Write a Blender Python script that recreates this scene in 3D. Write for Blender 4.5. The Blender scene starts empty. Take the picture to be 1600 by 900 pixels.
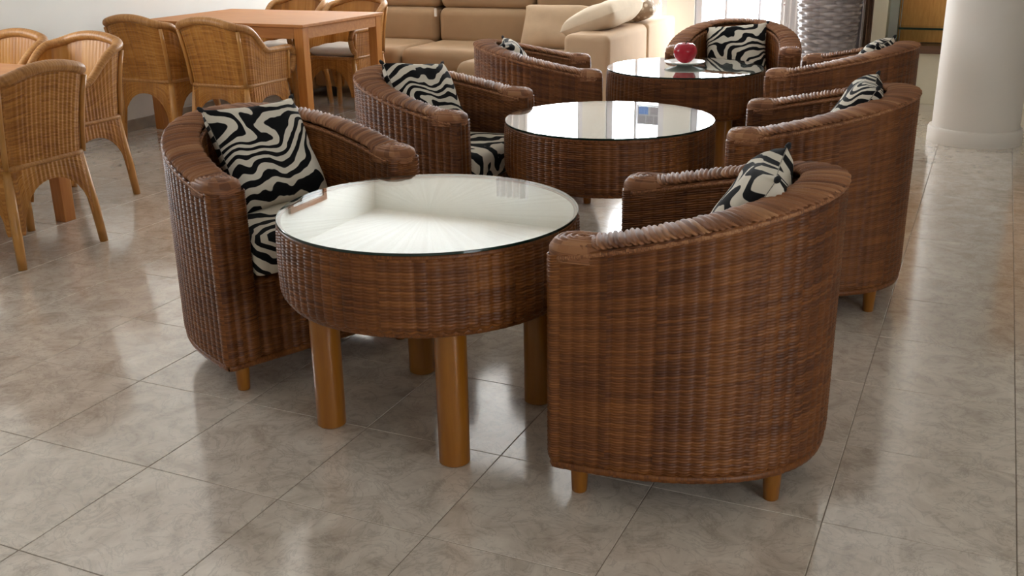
import bpy, math, random
import numpy as np
from mathutils import Matrix, Vector

random.seed(7)
rng = np.random.default_rng(7)
scene = bpy.context.scene
COL = scene.collection
PI = math.pi

# ------------------------------------------------------------------ camera
F_PX, PITCH, YAW, ROLL, CAM_H = 1621.87, .33964589, .42906314, -.01590812, 1.44
fw = np.array([-math.sin(YAW) * math.cos(PITCH), math.cos(YAW) * math.cos(PITCH), -math.sin(PITCH)])
rt = np.array([math.cos(YAW), math.sin(YAW), 0.0])
up = np.cross(rt, fw)
_c, _s = math.cos(ROLL), math.sin(ROLL)
rt, up = rt * _c + up * _s, up * _c - rt * _s
cam_d = bpy.data.cameras.new('camera')
cam = bpy.data.objects.new('camera', cam_d)
COL.objects.link(cam)
cam_d.sensor_fit = 'HORIZONTAL'
cam_d.sensor_width = 36.0
cam_d.lens = F_PX * 36.0 / 1600.0
cam_d.clip_start = .05
M = Matrix(((rt[0], up[0], -fw[0], 0), (rt[1], up[1], -fw[1], 0), (rt[2], up[2], -fw[2], CAM_H), (0, 0, 0, 1)))
cam.matrix_world = M
scene.camera = cam

# ------------------------------------------------------------------ sky, light, exposure
world = bpy.data.worlds.new('sky')
scene.world = world
world.use_nodes = True
bg = world.node_tree.nodes['Background']
bg.inputs['Color'].default_value = (.93, .96, 1.0, 1)
bg.inputs['Strength'].default_value = 24.0
scene.view_settings.view_transform = 'Standard'
scene.view_settings.look = 'None'
scene.view_settings.gamma = 1.0
scene.view_settings.use_curve_mapping = False
scene.view_settings.exposure = -0.14
scene.cycles.max_bounces = 10
scene.cycles.diffuse_bounces = 6
scene.cycles.glossy_bounces = 4
scene.cycles.transparent_max_bounces = 16
scene.cycles.sample_clamp_indirect = 8.0
scene.cycles.caustics_reflective = False
scene.cycles.caustics_refractive = False

XL, XR, YF, YB, ZC = -5.80, 4.00, -3.0, 9.20, 2.75
BACK_WIN = [(-5.60, -3.45, .04, 2.25), (-3.22, -2.66, .04, 2.25), (-2.41, -1.50, .04, 2.25)]
LEFT_FILL_WIN = [(2.7, 3.9, 1.0, 2.15)]  # added opening out of view, brightens the left floor
RIGHT_FILL_WIN = [(-1.6, .0, 1.0, 2.1)]  # added opening out of view, fill light from behind right


def portal(name, loc, rot, sx, sy):
    l = bpy.data.lights.new(name, 'AREA')
    l.shape = 'RECTANGLE'
    l.size, l.size_y = sx, sy
    l.cycles.is_portal = True
    o = bpy.data.objects.new(name, l)
    COL.objects.link(o)
    o.location = loc
    o.rotation_euler = rot


for (a, b, z0, z1) in BACK_WIN:
    portal('window_daylight', ((a + b) / 2, YB + .16, (z0 + z1) / 2), (-PI / 2, 0, 0), b - a, z1 - z0)
for (a, b, z0, z1) in LEFT_FILL_WIN:  # portal for the added left fill opening
    portal('window_daylight', (XL - .16, (a + b) / 2, (z0 + z1) / 2), (0, -PI / 2, 0), z1 - z0, b - a)
for (a, b, z0, z1) in RIGHT_FILL_WIN:  # portal for the added right fill opening
    portal('window_daylight', (XR + .16, (a + b) / 2, (z0 + z1) / 2), (0, PI / 2, 0), z1 - z0, b - a)


# ------------------------------------------------------------------ materials
def lin(r, g, b):
    f = lambda c: (c / 255) / 12.92 if c <= 10 else (((c / 255) + .055) / 1.055) ** 2.4
    return (f(r), f(g), f(b), 1)


class NT:
    def __init__(self, name):
        self.m = bpy.data.materials.new(name)
        self.m.use_nodes = True
        self.t = self.m.node_tree
        self.b = self.t.nodes['Principled BSDF']

    def n(self, typ, **kw):
        nd = self.t.nodes.new(typ)
        for k, v in kw.items():
            if k.startswith('i_'):
                key = k[2:]
                key = int(key) if key.isdigit() else key.replace('_', ' ')
                nd.inputs[key].default_value = v
            else:
                setattr(nd, k, v)
        return nd

    def l(self, a, b):
        self.t.links.new(a, b)

    def math(self, op, a, b=None, c=None):
        nd = self.n('ShaderNodeMath', operation=op)
        for i, v in enumerate((a, b, c)):
            if v is None:
                continue
            if isinstance(v, (int, float)):
                nd.inputs[i].default_value = v
            else:
                self.l(v, nd.inputs[i])
        return nd.outputs[0]

    def mix(self, fac, a, b):
        nd = self.n('ShaderNodeMix', data_type='RGBA')
        for s, v in ((nd.inputs['Factor'], fac), (nd.inputs['A'], a), (nd.inputs['B'], b)):
            if isinstance(v, (int, float, tuple)):
                s.default_value = v
            else:
                self.l(v, s)
        return nd.outputs['Result']

    def ramp(self, fac, stops, interp='LINEAR'):
        nd = self.n('ShaderNodeValToRGB')
        nd.color_ramp.interpolation = interp
        e = nd.color_ramp.elements
        while len(e) < len(stops):
            e.new(.5)
        for el, (p, c) in zip(e, stops):
            el.position = p
            el.color = c
        self.l(fac, nd.inputs['Fac'])
        return nd.outputs['Color']

    def noise(self, vec, scale, detail=3, rough=.5, dist=0.0):
        nd = self.n('ShaderNodeTexNoise', i_Scale=scale, i_Detail=detail, i_Roughness=rough, i_Distortion=dist)
        if vec is not None:
            self.l(vec, nd.inputs['Vector'])
        return nd.outputs['Fac']

    def bump(self, h, strength=.3, dist=.002):
        nd = self.n('ShaderNodeBump', i_Strength=strength, i_Distance=dist)
        self.l(h, nd.inputs['Height'])
        self.l(nd.outputs[0], self.b.inputs['Normal'])

    def set(self, **kw):
        for k, v in kw.items():
            self.b.inputs[k.replace('_', ' ')].default_value = v


def plain(name, col, rough=.6, noise=0.0, scale=8.0, bump=0.0, spec=.5):
    k = NT(name)
    k.set(Roughness=rough)
    k.b.inputs['Specular IOR Level'].default_value = spec
    tc = k.n('ShaderNodeTexCoord').outputs['Object']
    nz = k.noise(tc, scale, 4)
    d = tuple(c * (1 - noise) for c in col[:3]) + (1,)
    h = tuple(min(1, c * (1 + noise)) for c in col[:3]) + (1,)
    k.l(k.ramp(nz, [(.3, d), (.7, h)]), k.b.inputs['Base Color'])
    if bump:
        k.bump(k.noise(tc, scale * 12, 3), bump)
    return k.m


def wicker(name, cols, rough=.42, strand=.28, per_col=1.0):
    """UV = (stake number, row number): every strand and every stake gap has a tint of its own"""
    k = NT(name)
    k.set(Roughness=rough)
    k.b.inputs['Specular IOR Level'].default_value = .35
    uv = k.n('ShaderNodeUVMap', uv_map='UVMap').outputs[0]
    sx = k.n('ShaderNodeSeparateXYZ')
    k.l(uv, sx.inputs[0])
    u, v = sx.outputs[0], sx.outputs[1]
    row = k.math('FLOOR', v)
    stk = k.math('FLOOR', u)
    rnd = k.n('ShaderNodeObjectInfo').outputs['Random']
    cv = k.n('ShaderNodeCombineXYZ')
    k.l(k.math('FLOOR', k.math('MULTIPLY', u, strand)), cv.inputs[0])
    k.l(row, cv.inputs[1])
    k.l(rnd, cv.inputs[2])
    wn = k.n('ShaderNodeTexWhiteNoise', noise_dimensions='3D')
    k.l(cv.outputs[0], wn.inputs['Vector'])
    cs = k.n('ShaderNodeCombineXYZ')
    k.l(stk, cs.inputs[0])
    k.l(rnd, cs.inputs[2])
    ws = k.n('ShaderNodeTexWhiteNoise', noise_dimensions='3D')
    k.l(cs.outputs[0], ws.inputs['Vector'])
    big = k.noise(k.n('ShaderNodeTexCoord').outputs['Object'], 5.0, 3)
    a = k.math('ADD', k.math('MULTIPLY', wn.outputs[0], .34), k.math('MULTIPLY', ws.outputs[0], .2 * per_col))
    a = k.math('ADD', a, k.math('MULTIPLY', big, .45))
    col = k.ramp(a, [(.15, cols[0]), (.52, cols[1]), (.95, cols[2])])
    k.l(col, k.b.inputs['Base Color'])
    return k.m


def wood(name, c0, c1, rough=.35, axis='Z', scale=6.0):
    k = NT(name)
    k.set(Roughness=rough)
    tc = k.n('ShaderNodeTexCoord').outputs['Object']
    mp = k.n('ShaderNodeMapping')
    st = {'X': (.5, 6, 6), 'Y': (6, .5, 6), 'Z': (6, 6, .5)}[axis]
    mp.inputs['Scale'].default_value = st
    k.l(tc, mp.inputs[0])
    nz = k.noise(mp.outputs[0], scale, 5, .6, .6)
    k.l(k.ramp(nz, [(.25, c0), (.75, c1)]), k.b.inputs['Base Color'])
    return k.m


def zebra(name):
    k = NT(name)
    k.set(Roughness=.9)
    k.b.inputs['Specular IOR Level'].default_value = .2
    uv = k.n('ShaderNodeUVMap', uv_map='UVMap').outputs[0]
    rnd = k.n('ShaderNodeObjectInfo').outputs['Random']
    off = k.n('ShaderNodeCombineXYZ')
    k.l(k.math('MULTIPLY', rnd, 13.7), off.inputs[0])
    k.l(k.math('MULTIPLY', rnd, 29.3), off.inputs[1])
    ad = k.n('ShaderNodeVectorMath', operation='ADD')
    k.l(uv, ad.inputs[0])
    k.l(off.outputs[0], ad.inputs[1])
    big = k.noise(ad.outputs[0], 1.5, 1.0, .4, .4)
    med = k.noise(ad.outputs[0], 4.5, 1.5, .5)
    sx = k.n('ShaderNodeSeparateXYZ')
    k.l(uv, sx.inputs[0])
    ph = k.math('ADD', k.math('MULTIPLY', sx.outputs[1], 40.0), k.math('MULTIPLY', sx.outputs[0], 14.0))
    ph = k.math('ADD', ph, k.math('MULTIPLY', big, 52.0))
    ph = k.math('ADD', ph, k.math('MULTIPLY', med, 8.0))
    s = k.math('SINE', ph)
    thr = k.math('ADD', s, k.math('MULTIPLY', k.math('SUBTRACT', med, .5), 1.6))
    s01 = k.math('ADD', k.math('MULTIPLY', thr, .5), .5)
    col = k.ramp(s01, [(.46, (.006, .006, .007, 1)), (.53, (.70, .64, .54, 1))])
    k.l(col, k.b.inputs['Base Color'])
    k.bump(k.noise(uv, 160, 2), .25, .001)
    return k.m


def thin_glass(name, tint=(.96, .98, .97, 1), ior=1.5, boost=1.0):
    k = NT(name)
    t = k.t
    t.nodes.remove(k.b)
    lw = k.n('ShaderNodeLayerWeight', i_Blend=.5)
    f0 = ((ior - 1) / (ior + 1)) ** 2
    fres = k.math('ADD', k.math('MULTIPLY', k.math('POWER', lw.outputs['Facing'], 5.0), 1 - f0), f0)
    tr = k.n('ShaderNodeBsdfTransparent')
    tr.inputs[0].default_value = tint
    gl = k.n('ShaderNodeBsdfGlossy')
    gl.inputs['Roughness'].default_value = .0
    mx = k.n('ShaderNodeMixShader')
    f = k.math('MINIMUM', k.math('MULTIPLY', fres, boost), 1.0)
    k.l(f, mx.inputs[0])
    k.l(tr.outputs[0], mx.inputs[1])
    k.l(gl.outputs[0], mx.inputs[2])
    k.l(mx.outputs[0], t.nodes['Material Output'].inputs[0])
    return k.m


def marble_tile():
    k = NT('marbled_floor_tile')
    k.b.inputs['Specular IOR Level'].default_value = .6
    k.b.inputs['Coat Weight'].default_value = 1.0
    k.b.inputs['Coat Roughness'].default_value = .13
    k.b.inputs['Coat IOR'].default_value = 1.6
    pos = k.n('ShaderNodeNewGeometry').outputs['Position']
    rnd = k.n('ShaderNodeObjectInfo').outputs['Random']
    off = k.n('ShaderNodeCombineXYZ')
    k.l(k.math('MULTIPLY', rnd, 31.0), off.inputs[0])
    k.l(k.math('MULTIPLY', rnd, 57.0), off.inputs[1])
    ad = k.n('ShaderNodeVectorMath', operation='ADD')
    k.l(pos, ad.inputs[0])
    k.l(off.outputs[0], ad.inputs[1])
    a = k.noise(ad.outputs[0], 8.0, 7, .66, .9)
    b = k.noise(ad.outputs[0], 9.0, 6, .65, 1.6)
    vein = k.math('ABSOLUTE', k.math('SUBTRACT', b, .5))
    base = k.ramp(a, [(.30, lin(184, 171, 156)), (.5, lin(210, 198, 184)), (.70, lin(226, 216, 202))])
    vm = k.ramp(vein, [(.0, (1, 1, 1, 1)), (.035, (0, 0, 0, 1))])
    c = k.n('ShaderNodeRGBToBW')
    k.l(vm, c.inputs[0])
    col = k.mix(k.math('MULTIPLY', c.outputs[0], .27), base, lin(120, 110, 100))
    k.l(col, k.b.inputs['Base Color'])
    rr = k.math('ADD', k.math('MULTIPLY', a, .10), .07)
    k.l(rr, k.b.inputs['Roughness'])
    return k.m


def radial_top():
    k = NT('white_radial_tabletop')  # pale colour stands in for the brightness mirrored in the glass
    k.set(Roughness=.5)
    tc = k.n('ShaderNodeTexCoord').outputs['Object']
    sx = k.n('ShaderNodeSeparateXYZ')
    k.l(tc, sx.inputs[0])
    ang = k.math('ARCTAN2', sx.outputs[1], sx.outputs[0])
    w = k.n('ShaderNodeTexNoise', noise_dimensions='1D', i_Scale=16.0, i_Detail=3.0)
    k.l(ang, w.inputs['W'])
    k.l(k.ramp(w.outputs['Fac'], [(.35, lin(216, 212, 203)), (.65, lin(236, 234, 228))]), k.b.inputs['Base Color'])
    return k.m


MT = {}
MT['brown'] = wicker('brown_wicker', [lin(72, 35, 12), lin(112, 64, 25), lin(144, 90, 42)])
MT['brown_rim'] = wicker('brown_wicker_rim', [lin(84, 48, 28), lin(146, 96, 62), lin(192, 144, 102)], .55, .5)
MT['honey'] = wicker('honey_wicker', [lin(126, 76, 24), lin(168, 112, 46), lin(196, 144, 74)])
MT['honey_rim'] = wicker('honey_wicker_rim', [lin(132, 86, 40), lin(168, 118, 64), lin(190, 144, 90)], .42, .5)
MT['grey_wicker'] = wicker('grey_wicker', [lin(104, 98, 98), lin(140, 132, 132), lin(168, 160, 158)])
MT['cane'] = plain('honey_cane', lin(178, 126, 62), .35, .12, 14)
MT['legwood'] = wood('honey_beech', lin(132, 78, 16), lin(154, 98, 28), .3)
MT['tablewood'] = wood('orange_pine', lin(156, 96, 42), lin(182, 124, 64), .6, 'X')
MT['tableleg'] = wood('orange_pine_upright', lin(164, 100, 44), lin(192, 132, 70), .35, 'Z')
MT['zebra'] = zebra('zebra_print_fabric')
MT['zebra_dark'] = plain('black_trim', (.012, .012, .014, 1), .9)
MT['glass'] = thin_glass('clear_table_glass', (.95, .98, .965, 1), 1.5, 1.6)
MT['pane'] = thin_glass('window_glass', (.97, .98, .98, 1), 1.45)
MT['cabglass'] = thin_glass('greenish_shelf_glass', (.72, .84, .78, 1), 1.5, 1.5)
MT['glassedge'] = plain('dark_green_glass_edge', lin(22, 44, 38), .12)
MT['top'] = radial_top()
MT['tile'] = marble_tile()
MT['grout'] = plain('floor_grout', lin(128, 116, 104), .85, .1, 20)
MT['wall'] = plain('white_plaster', lin(226, 225, 219), .75, .015, 3, .05)
MT['ceiling'] = plain('white_ceiling_paint', lin(240, 240, 237), .8, .01, 3)
MT['column'] = plain('off_white_column_paint', lin(228, 222, 214), .55, .015, 3)
MT['frame'] = plain('white_window_frame', lin(214, 214, 222), .4, .02)
MT['skirt'] = plain('marbled_grey_skirting', lin(160, 150, 138), .3, .18, 9)
MT['sofa'] = plain('tan_microfibre', lin(160, 131, 101), .85, .06, 5, .15, .25)
MT['sofa_light'] = plain('pale_tan_microfibre', lin(188, 160, 131), .85, .05, 5, .15, .25)
MT['sofa_dark'] = plain('dark_sofa_underside', lin(40, 34, 30), .8)
MT['pillow'] = plain('beige_pillow_fabric', lin(206, 188, 164), .9, .06, 9, .2, .2)
MT['pillow_tan'] = plain('tan_pillow_fabric', lin(180, 154, 126), .9, .06, 9, .2, .2)
MT['seat_white'] = plain('white_cotton', lin(226, 220, 212), .9, .03, 9, .2, .2)
MT['curtain'] = plain('white_sheer_curtain', lin(232, 230, 230), .8, .02)
MT['curtain_grey'] = plain('grey_curtain', lin(160, 154, 156), .85, .04)
MT['curtain_brown'] = plain('brown_curtain', lin(126, 98, 78), .85, .05)
MT['cream'] = plain('cream_lacquer', lin(222, 214, 190), .35, .02)
MT['bamboo'] = wood('bamboo_lining', lin(184, 122, 50), lin(214, 156, 80), .45, 'Z', 16)
MT['brownwood'] = wood('dark_brown_wood', lin(84, 56, 38), lin(108, 74, 50), .45, 'X')
MT['apple'] = plain('glossy_red_skin', lin(176, 22, 44), .22, .2, 6)
MT['stem'] = plain('brown_stem', lin(70, 44, 26), .7)
MT['dish'] = plain('white_ceramic', lin(226, 226, 222), .18, .01)
MT['picwood'] = wood('brown_picture_frame', lin(118, 72, 44), lin(150, 98, 64), .4, 'Y')
MT['paper'] = plain('pale_print', lin(222, 226, 228), .5, .05, 6)
MT['notice'] = plain('grey_notice_paper', lin(176, 176, 184), .7, .03)
MT['blue'] = plain('blue_print', lin(96, 140, 214), .7, .03)
MT['greyprint'] = plain('grey_print', lin(150, 148, 158), .7, .05)
MT['flower'] = plain('pale_pink_dried_flower', lin(216, 196, 196), .9, .1, 30)

def patterned():
    k = NT('beige_pillow_with_scrolls')
    k.set(Roughness=.9)
    tc = k.n('ShaderNodeTexCoord').outputs['Object']
    v = k.n('ShaderNodeTexVoronoi', i_Scale=26.0)
    k.l(tc, v.inputs['Vector'])
    k.l(k.ramp(v.outputs['Distance'], [(.25, lin(212, 198, 178)), (.5, lin(150, 128, 106))]), k.b.inputs['Base Color'])
    return k.m
MT['patterned'] = patterned()


# ------------------------------------------------------------------ helpers
def mesh_from(name, V, F, mats, UV=None, smooth=True, mat_idx=None):
    V = np.asarray(V, float).reshape(-1, 3)
    me = bpy.data.meshes.new(name)
    if isinstance(F, np.ndarray) and F.ndim == 2:
        nf, k = F.shape
        me.vertices.add(len(V))
        me.vertices.foreach_set('co', V.ravel())
        me.loops.add(nf * k)
        me.loops.foreach_set('vertex_index', F.ravel().astype(np.int32))
        me.polygons.add(nf)
        me.polygons.foreach_set('loop_start', np.arange(0, nf * k, k, dtype=np.int32))
        if UV is not None:
            uvl = me.uv_layers.new(name='UVMap')
            uvl.data.foreach_set('uv', np.asarray(UV, float).ravel())
        me.update(calc_edges=True)
    else:
        me.from_pydata([tuple(v) for v in V], [], [tuple(f) for f in F])
    for m in (mats if isinstance(mats, (list, tuple)) else [mats]):
        me.materials.append(MT[m])
    if mat_idx is not None:
        me.polygons.foreach_set('material_index', np.asarray(mat_idx, np.int32))
    me.polygons.foreach_set('use_smooth', np.full(len(me.polygons), bool(smooth)))
    me.validate()
    me.update()
    return me


def link(name, me, parent=None):
    o = bpy.data.objects.new(name, me)
    COL.objects.link(o)
    if parent is not None:
        o.parent = parent
    return o


def empty(name, loc=(0, 0, 0), rz=0.0):
    o = bpy.data.objects.new(name, None)
    o.empty_display_size = .1
    COL.objects.link(o)
    o.location = loc
    o.rotation_euler = (0, 0, rz)
    return o


def tag(o, label, cat=None, group=None, kind=None):
    o['label'] = label
    if cat:
        o['category'] = cat
    if group:
        o['group'] = group
    if kind:
        o['kind'] = kind
    return o


def structure(o, label=None):
    o['kind'] = 'structure'
    if label:
        o['label'] = label
    return o


def copy_tree(o, parent=None):
    c = o.copy()
    COL.objects.link(c)
    c.parent = parent
    for ch in list(o.children):
        copy_tree(ch, c)
    return c


class MB:
    """collects simple solids into one mesh"""
    def __init__(self):
        self.V, self.F = [], []

    def add(self, V, F):
        n = len(self.V)
        self.V += [tuple(v) for v in V]
        self.F += [tuple(i + n for i in f) for f in F]
        return self

    def box(self, x0, x1, y0, y1, z0, z1, b=0.0):
        if b <= 0:
            V = [(x, y, z) for z in (z0, z1) for y in (y0, y1) for x in (x0, x1)]
            return self.add(V, [(0, 2, 3, 1), (4, 5, 7, 6), (0, 1, 5, 4), (2, 6, 7, 3), (0, 4, 6, 2), (1, 3, 7, 5)])
        n = 3
        c = [(x0 + x1) / 2, (y0 + y1) / 2, (z0 + z1) / 2]
        h = [(x1 - x0) / 2, (y1 - y0) / 2, (z1 - z0) / 2]
        b = min(b, min(h) * .98)
        # rounded box: project a subdivided cube
        idx, V, F = {}, [], []
        ts = [-1.0] + [-1 + (i / n) * 1e-9 for i in range(0)] + [1.0]
        def axis(i):
            e = h[i] - b
            a = [-e - b * math.cos(t * PI / 2 / n) for t in range(n)] + [-e]
            return a
        steps = []
        for i in range(3):
            e = h[i] - b
            lo = [(-e, t / n) for t in range(n, -1, -1)]
            hi = [(e, t / n) for t in range(0, n + 1)]
            steps.append([(p, -q) for p, q in lo] + [(p, q) for p, q in hi])
        m = len(steps[0])
        def vert(i, j, k):
            key = (i, j, k)
            if key in idx:
                return idx[key]
            P = [steps[0][i], steps[1][j], steps[2][k]]
            d = Vector([math.tan(q[1] * PI / 4) for q in P])
            if d.length > 0:
                d.normalize()
            V.append(tuple(c[a] + P[a][0] + b * d[a] for a in range(3)))
            idx[key] = len(V) - 1
            return idx[key]
        M1 = m - 1
        for i in range(M1):
            for j in range(M1):
                F.append((vert(i, j, 0), vert(i, j + 1, 0), vert(i + 1, j + 1, 0), vert(i + 1, j, 0)))
                F.append((vert(i, j, M1), vert(i + 1, j, M1), vert(i + 1, j + 1, M1), vert(i, j + 1, M1)))
                F.append((vert(i, 0, j), vert(i + 1, 0, j), vert(i + 1, 0, j + 1), vert(i, 0, j + 1)))
                F.append((vert(i, M1, j), vert(i, M1, j + 1), vert(i + 1, M1, j + 1), vert(i + 1, M1, j)))
                F.append((vert(0, i, j), vert(0, i, j + 1), vert(0, i + 1, j + 1), vert(0, i + 1, j)))
                F.append((vert(M1, i, j), vert(M1, i + 1, j), vert(M1, i + 1, j + 1), vert(M1, i, j + 1)))
        return self.add(V, F)

    def lathe(self, prof, n=32, c=(0, 0, 0), cap=True):
        V, F = [], []
        for (r, z) in prof:
            for i in range(n):
                a = 2 * PI * i / n
                V.append((c[0] + r * math.cos(a), c[1] + r * math.sin(a), c[2] + z))
        for k in range(len(prof) - 1):
            for i in range(n):
                j = (i + 1) % n
                F.append((k * n + i, k * n + j, (k + 1) * n + j, (k + 1) * n + i))
        if cap:
            F.append(tuple(range(n - 1, -1, -1)))
            F.append(tuple((len(prof) - 1) * n + i for i in range(n)))
        return self.add(V, F)

    def tube(self, pts, rad, n=10):
        pts = np.asarray(pts, float)
        rad = np.full(len(pts), rad) if np.isscalar(rad) else np.asarray(rad)
        V, F = sweep_arr(pts, rad, rad, n)
        m = len(pts)
        F = [tuple(f) for f in F] + [tuple(range(n - 1, -1, -1)), tuple((m - 1) * n + i for i in range(n))]
        return self.add(V, F)

    def build(self, name, mat, parent=None, smooth=False, angle=None):
        me = bpy.data.meshes.new(name)
        me.from_pydata(self.V, [], self.F)
        for m in (mat if isinstance(mat, (list, tuple)) else [mat]):
            me.materials.append(MT[m])
        if smooth or angle:
            me.polygons.foreach_set('use_smooth', [True] * len(me.polygons))
            if angle:
                me.set_sharp_from_angle(angle=math.radians(angle))
        me.update()
        return link(name, me, parent)


def frames(pts, upv=(0, 0, 1)):
    t = np.gradient(pts, axis=0)
    t /= np.linalg.norm(t, axis=1)[:, None] + 1e-12
    u = np.asarray(upv, float)
    s = np.cross(t, u)
    ln = np.linalg.norm(s, axis=1)
    bad = ln < 1e-3
    s[bad] = np.cross(t[bad], [0, 1, 0.01])
    s /= np.linalg.norm(s, axis=1)[:, None] + 1e-12
    b = np.cross(s, t)
    return t, s, b


def sweep_arr(pts, ra, rb, n, closed=False, upv=(0, 0, 1)):
    pts = np.asarray(pts, float)
    t, s, b = frames(pts, upv)
    th = np.linspace(0, 2 * PI, n, endpoint=False)
    V = pts[:, None] + (np.cos(th)[None, :, None] * np.asarray(ra)[:, None, None]) * s[:, None] \
        + (np.sin(th)[None, :, None] * np.asarray(rb)[:, None, None]) * b[:, None]
    m = len(pts)
    i, j = np.meshgrid(np.arange(m - 1), np.arange(n), indexing='ij')
    j2 = (j + 1) % n
    F = np.stack([i * n + j, i * n + j2, (i + 1) * n + j2, (i + 1) * n + j], -1).reshape(-1, 4)
    return V.reshape(-1, 3), F


def rope(name, pts, ra, rb, mat, parent, pitch=.042, n=20, amp=.12, step=.0045, sub=3, caps=True, twist=2, relief=None):
    """a wrapped cane border: an oval section swept along pts with the wraps standing proud"""
    pts = np.asarray(pts, float)
    seg = np.linalg.norm(np.diff(pts, axis=0), axis=1)
    s = np.concatenate([[0], np.cumsum(seg)])
    m = max(8, int(s[-1] / step))
    q = np.linspace(0, s[-1], m)
    P = np.stack([np.interp(q, s, pts[:, k]) for k in range(3)], -1)
    A = np.interp(q, s, ra) if not np.isscalar(ra) else np.full(m, ra)
    B = np.interp(q, s, rb) if not np.isscalar(rb) else np.full(m, rb)
    t, sd, b = frames(P)
    th = np.linspace(0, 2 * PI, n, endpoint=False)
    ph = q[:, None] / pitch + twist * th[None] / (2 * PI)
    lump, cord = np.abs(np.cos(PI * ph)) ** .7 - .6, np.abs(np.cos(PI * ph * sub)) ** .8 - .6
    if relief is None:
        hh = amp * np.minimum(A, B)[:, None] * (lump + .35 * cord)
    else:
        hh = relief[0] * lump + relief[1] * cord
    nc, ns = np.cos(th)[None] / A[:, None], np.sin(th)[None] / B[:, None]
    nl = np.sqrt(nc ** 2 + ns ** 2)
    V = P[:, None] + (np.cos(th)[None] * A[:, None] + hh * nc / nl)[..., None] * sd[:, None] + (np.sin(th)[None] * B[:, None] + hh * ns / nl)[..., None] * b[:, None]
    i, j = np.meshgrid(np.arange(m - 1), np.arange(n), indexing='ij')
    j2 = (j + 1) % n
    F = np.stack([i * n + j, i * n + j2, (i + 1) * n + j2, (i + 1) * n + j], -1).reshape(-1, 4)
    uv = np.stack([np.floor(ph * sub + .5) * 3.7, np.floor(ph * sub + .5)], -1)
    UV = np.stack([uv[i, j], uv[i, j], uv[i + 1, j], uv[i + 1, j]], 2).reshape(-1, 2)
    V = V.reshape(-1, 3)
    if caps:
        nv = len(V)
        V = np.concatenate([V, [P[0] - t[0] * .004], [P[-1] + t[-1] * .004]])
        jj = np.arange(n)
        c0 = np.stack([np.full(n, nv), (jj + 1) % n, jj, np.full(n, nv)], -1)
        # degenerate quads are avoided: caps as thin quads around a repeated centre are dropped by validate
        extra = []
        for a in range(0, n, 2):
            extra.append((nv, (a + 2) % n, a + 1, a))
            o = (m - 1) * n
            extra.append((nv + 1, o + a, o + a + 1, o + (a + 2) % n))
        F = np.concatenate([F, np.array(extra)])
        UV = np.concatenate([UV, np.zeros((len(extra) * 4, 2))])
    return link(name, mesh_from(name, V, F, mat, UV), parent)


def weave_grid(name, P, su, rows, mat, parent, A=.0016, B=.0018, closed=False, rib=0.0, flip=False, alt=False):
    """P[nv,nu,3] a smooth surface sampled so that the weave can be pressed into it;
    su[nu] stake coordinate, rows[nv] row coordinate"""
    nv, nu = P.shape[:2]
    if closed:
        du = np.roll(P, -1, 1) - np.roll(P, 1, 1)
    else:
        du = np.gradient(P, axis=1)
    dv = np.gradient(P, axis=0)
    N = np.cross(du, dv)
    N /= np.linalg.norm(N, axis=2)[..., None] + 1e-12
    if flip:
        N = -N
    fr = rows - np.floor(rows)
    rnd = np.sqrt(np.clip(1 - (2 * fr - 1) ** 2, 0, 1))
    par = np.where(np.floor(rows) % 2 == 0, 1.0, -1.0)
    bulge = (np.abs(np.sin(PI * su)) ** .7)[None]
    h = .35 * A * np.cos(PI * su)[None] * par[:, None] + bulge * (A + B * 1.35 * rnd[:, None]) if not (rib or alt) else A * np.cos(PI * su)[None] * par[:, None] + B * rnd[:, None]
    if rib:
        h = h + rib * np.abs(np.cos(PI * su))[None] ** .8
    V = P + N * h[..., None]
    i, j = np.meshgrid(np.arange(nv - 1), np.arange(nu if closed else nu - 1), indexing='ij')
    j2 = (j + 1) % nu
    F = np.stack([i * nu + j, i * nu + j2, (i + 1) * nu + j2, (i + 1) * nu + j], -1)
    if flip:
        F = F[..., ::-1]
    F = F.reshape(-1, 4)
    su2 = np.concatenate([su, [su[-1] + (su[-1] - su[-2])]])
    U = [su2[j], su2[j + 1], su2[j + 1], su2[j]]
    R = [rows[i] + .01, rows[i] + .01, rows[i] + .02, rows[i] + .02]
    if flip:
        U, R = U[::-1], R[::-1]
    UV = np.stack([np.stack(U, -1), np.stack(R, -1)], -1).reshape(-1, 2)
    return link(name, mesh_from(name, V.reshape(-1, 3), F, mat, UV), parent)


def resample(X, Y, n, closed=False):
    if closed:
        X = np.append(X, X[0]); Y = np.append(Y, Y[0])
    s = np.concatenate([[0], np.cumsum(np.hypot(np.diff(X), np.diff(Y)))])
    q = np.linspace(0, s[-1], n, endpoint=not closed)
    return np.interp(q, s, X), np.interp(q, s, Y), s[-1]


def smooth_loop(X, Y, k):
    w = np.hanning(2 * k + 3)[1:-1]
    w /= w.sum()
    f = lambda a: np.convolve(np.concatenate([a[-k:], a, a[:k]]), w, 'valid')
    return f(X), f(Y)


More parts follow.
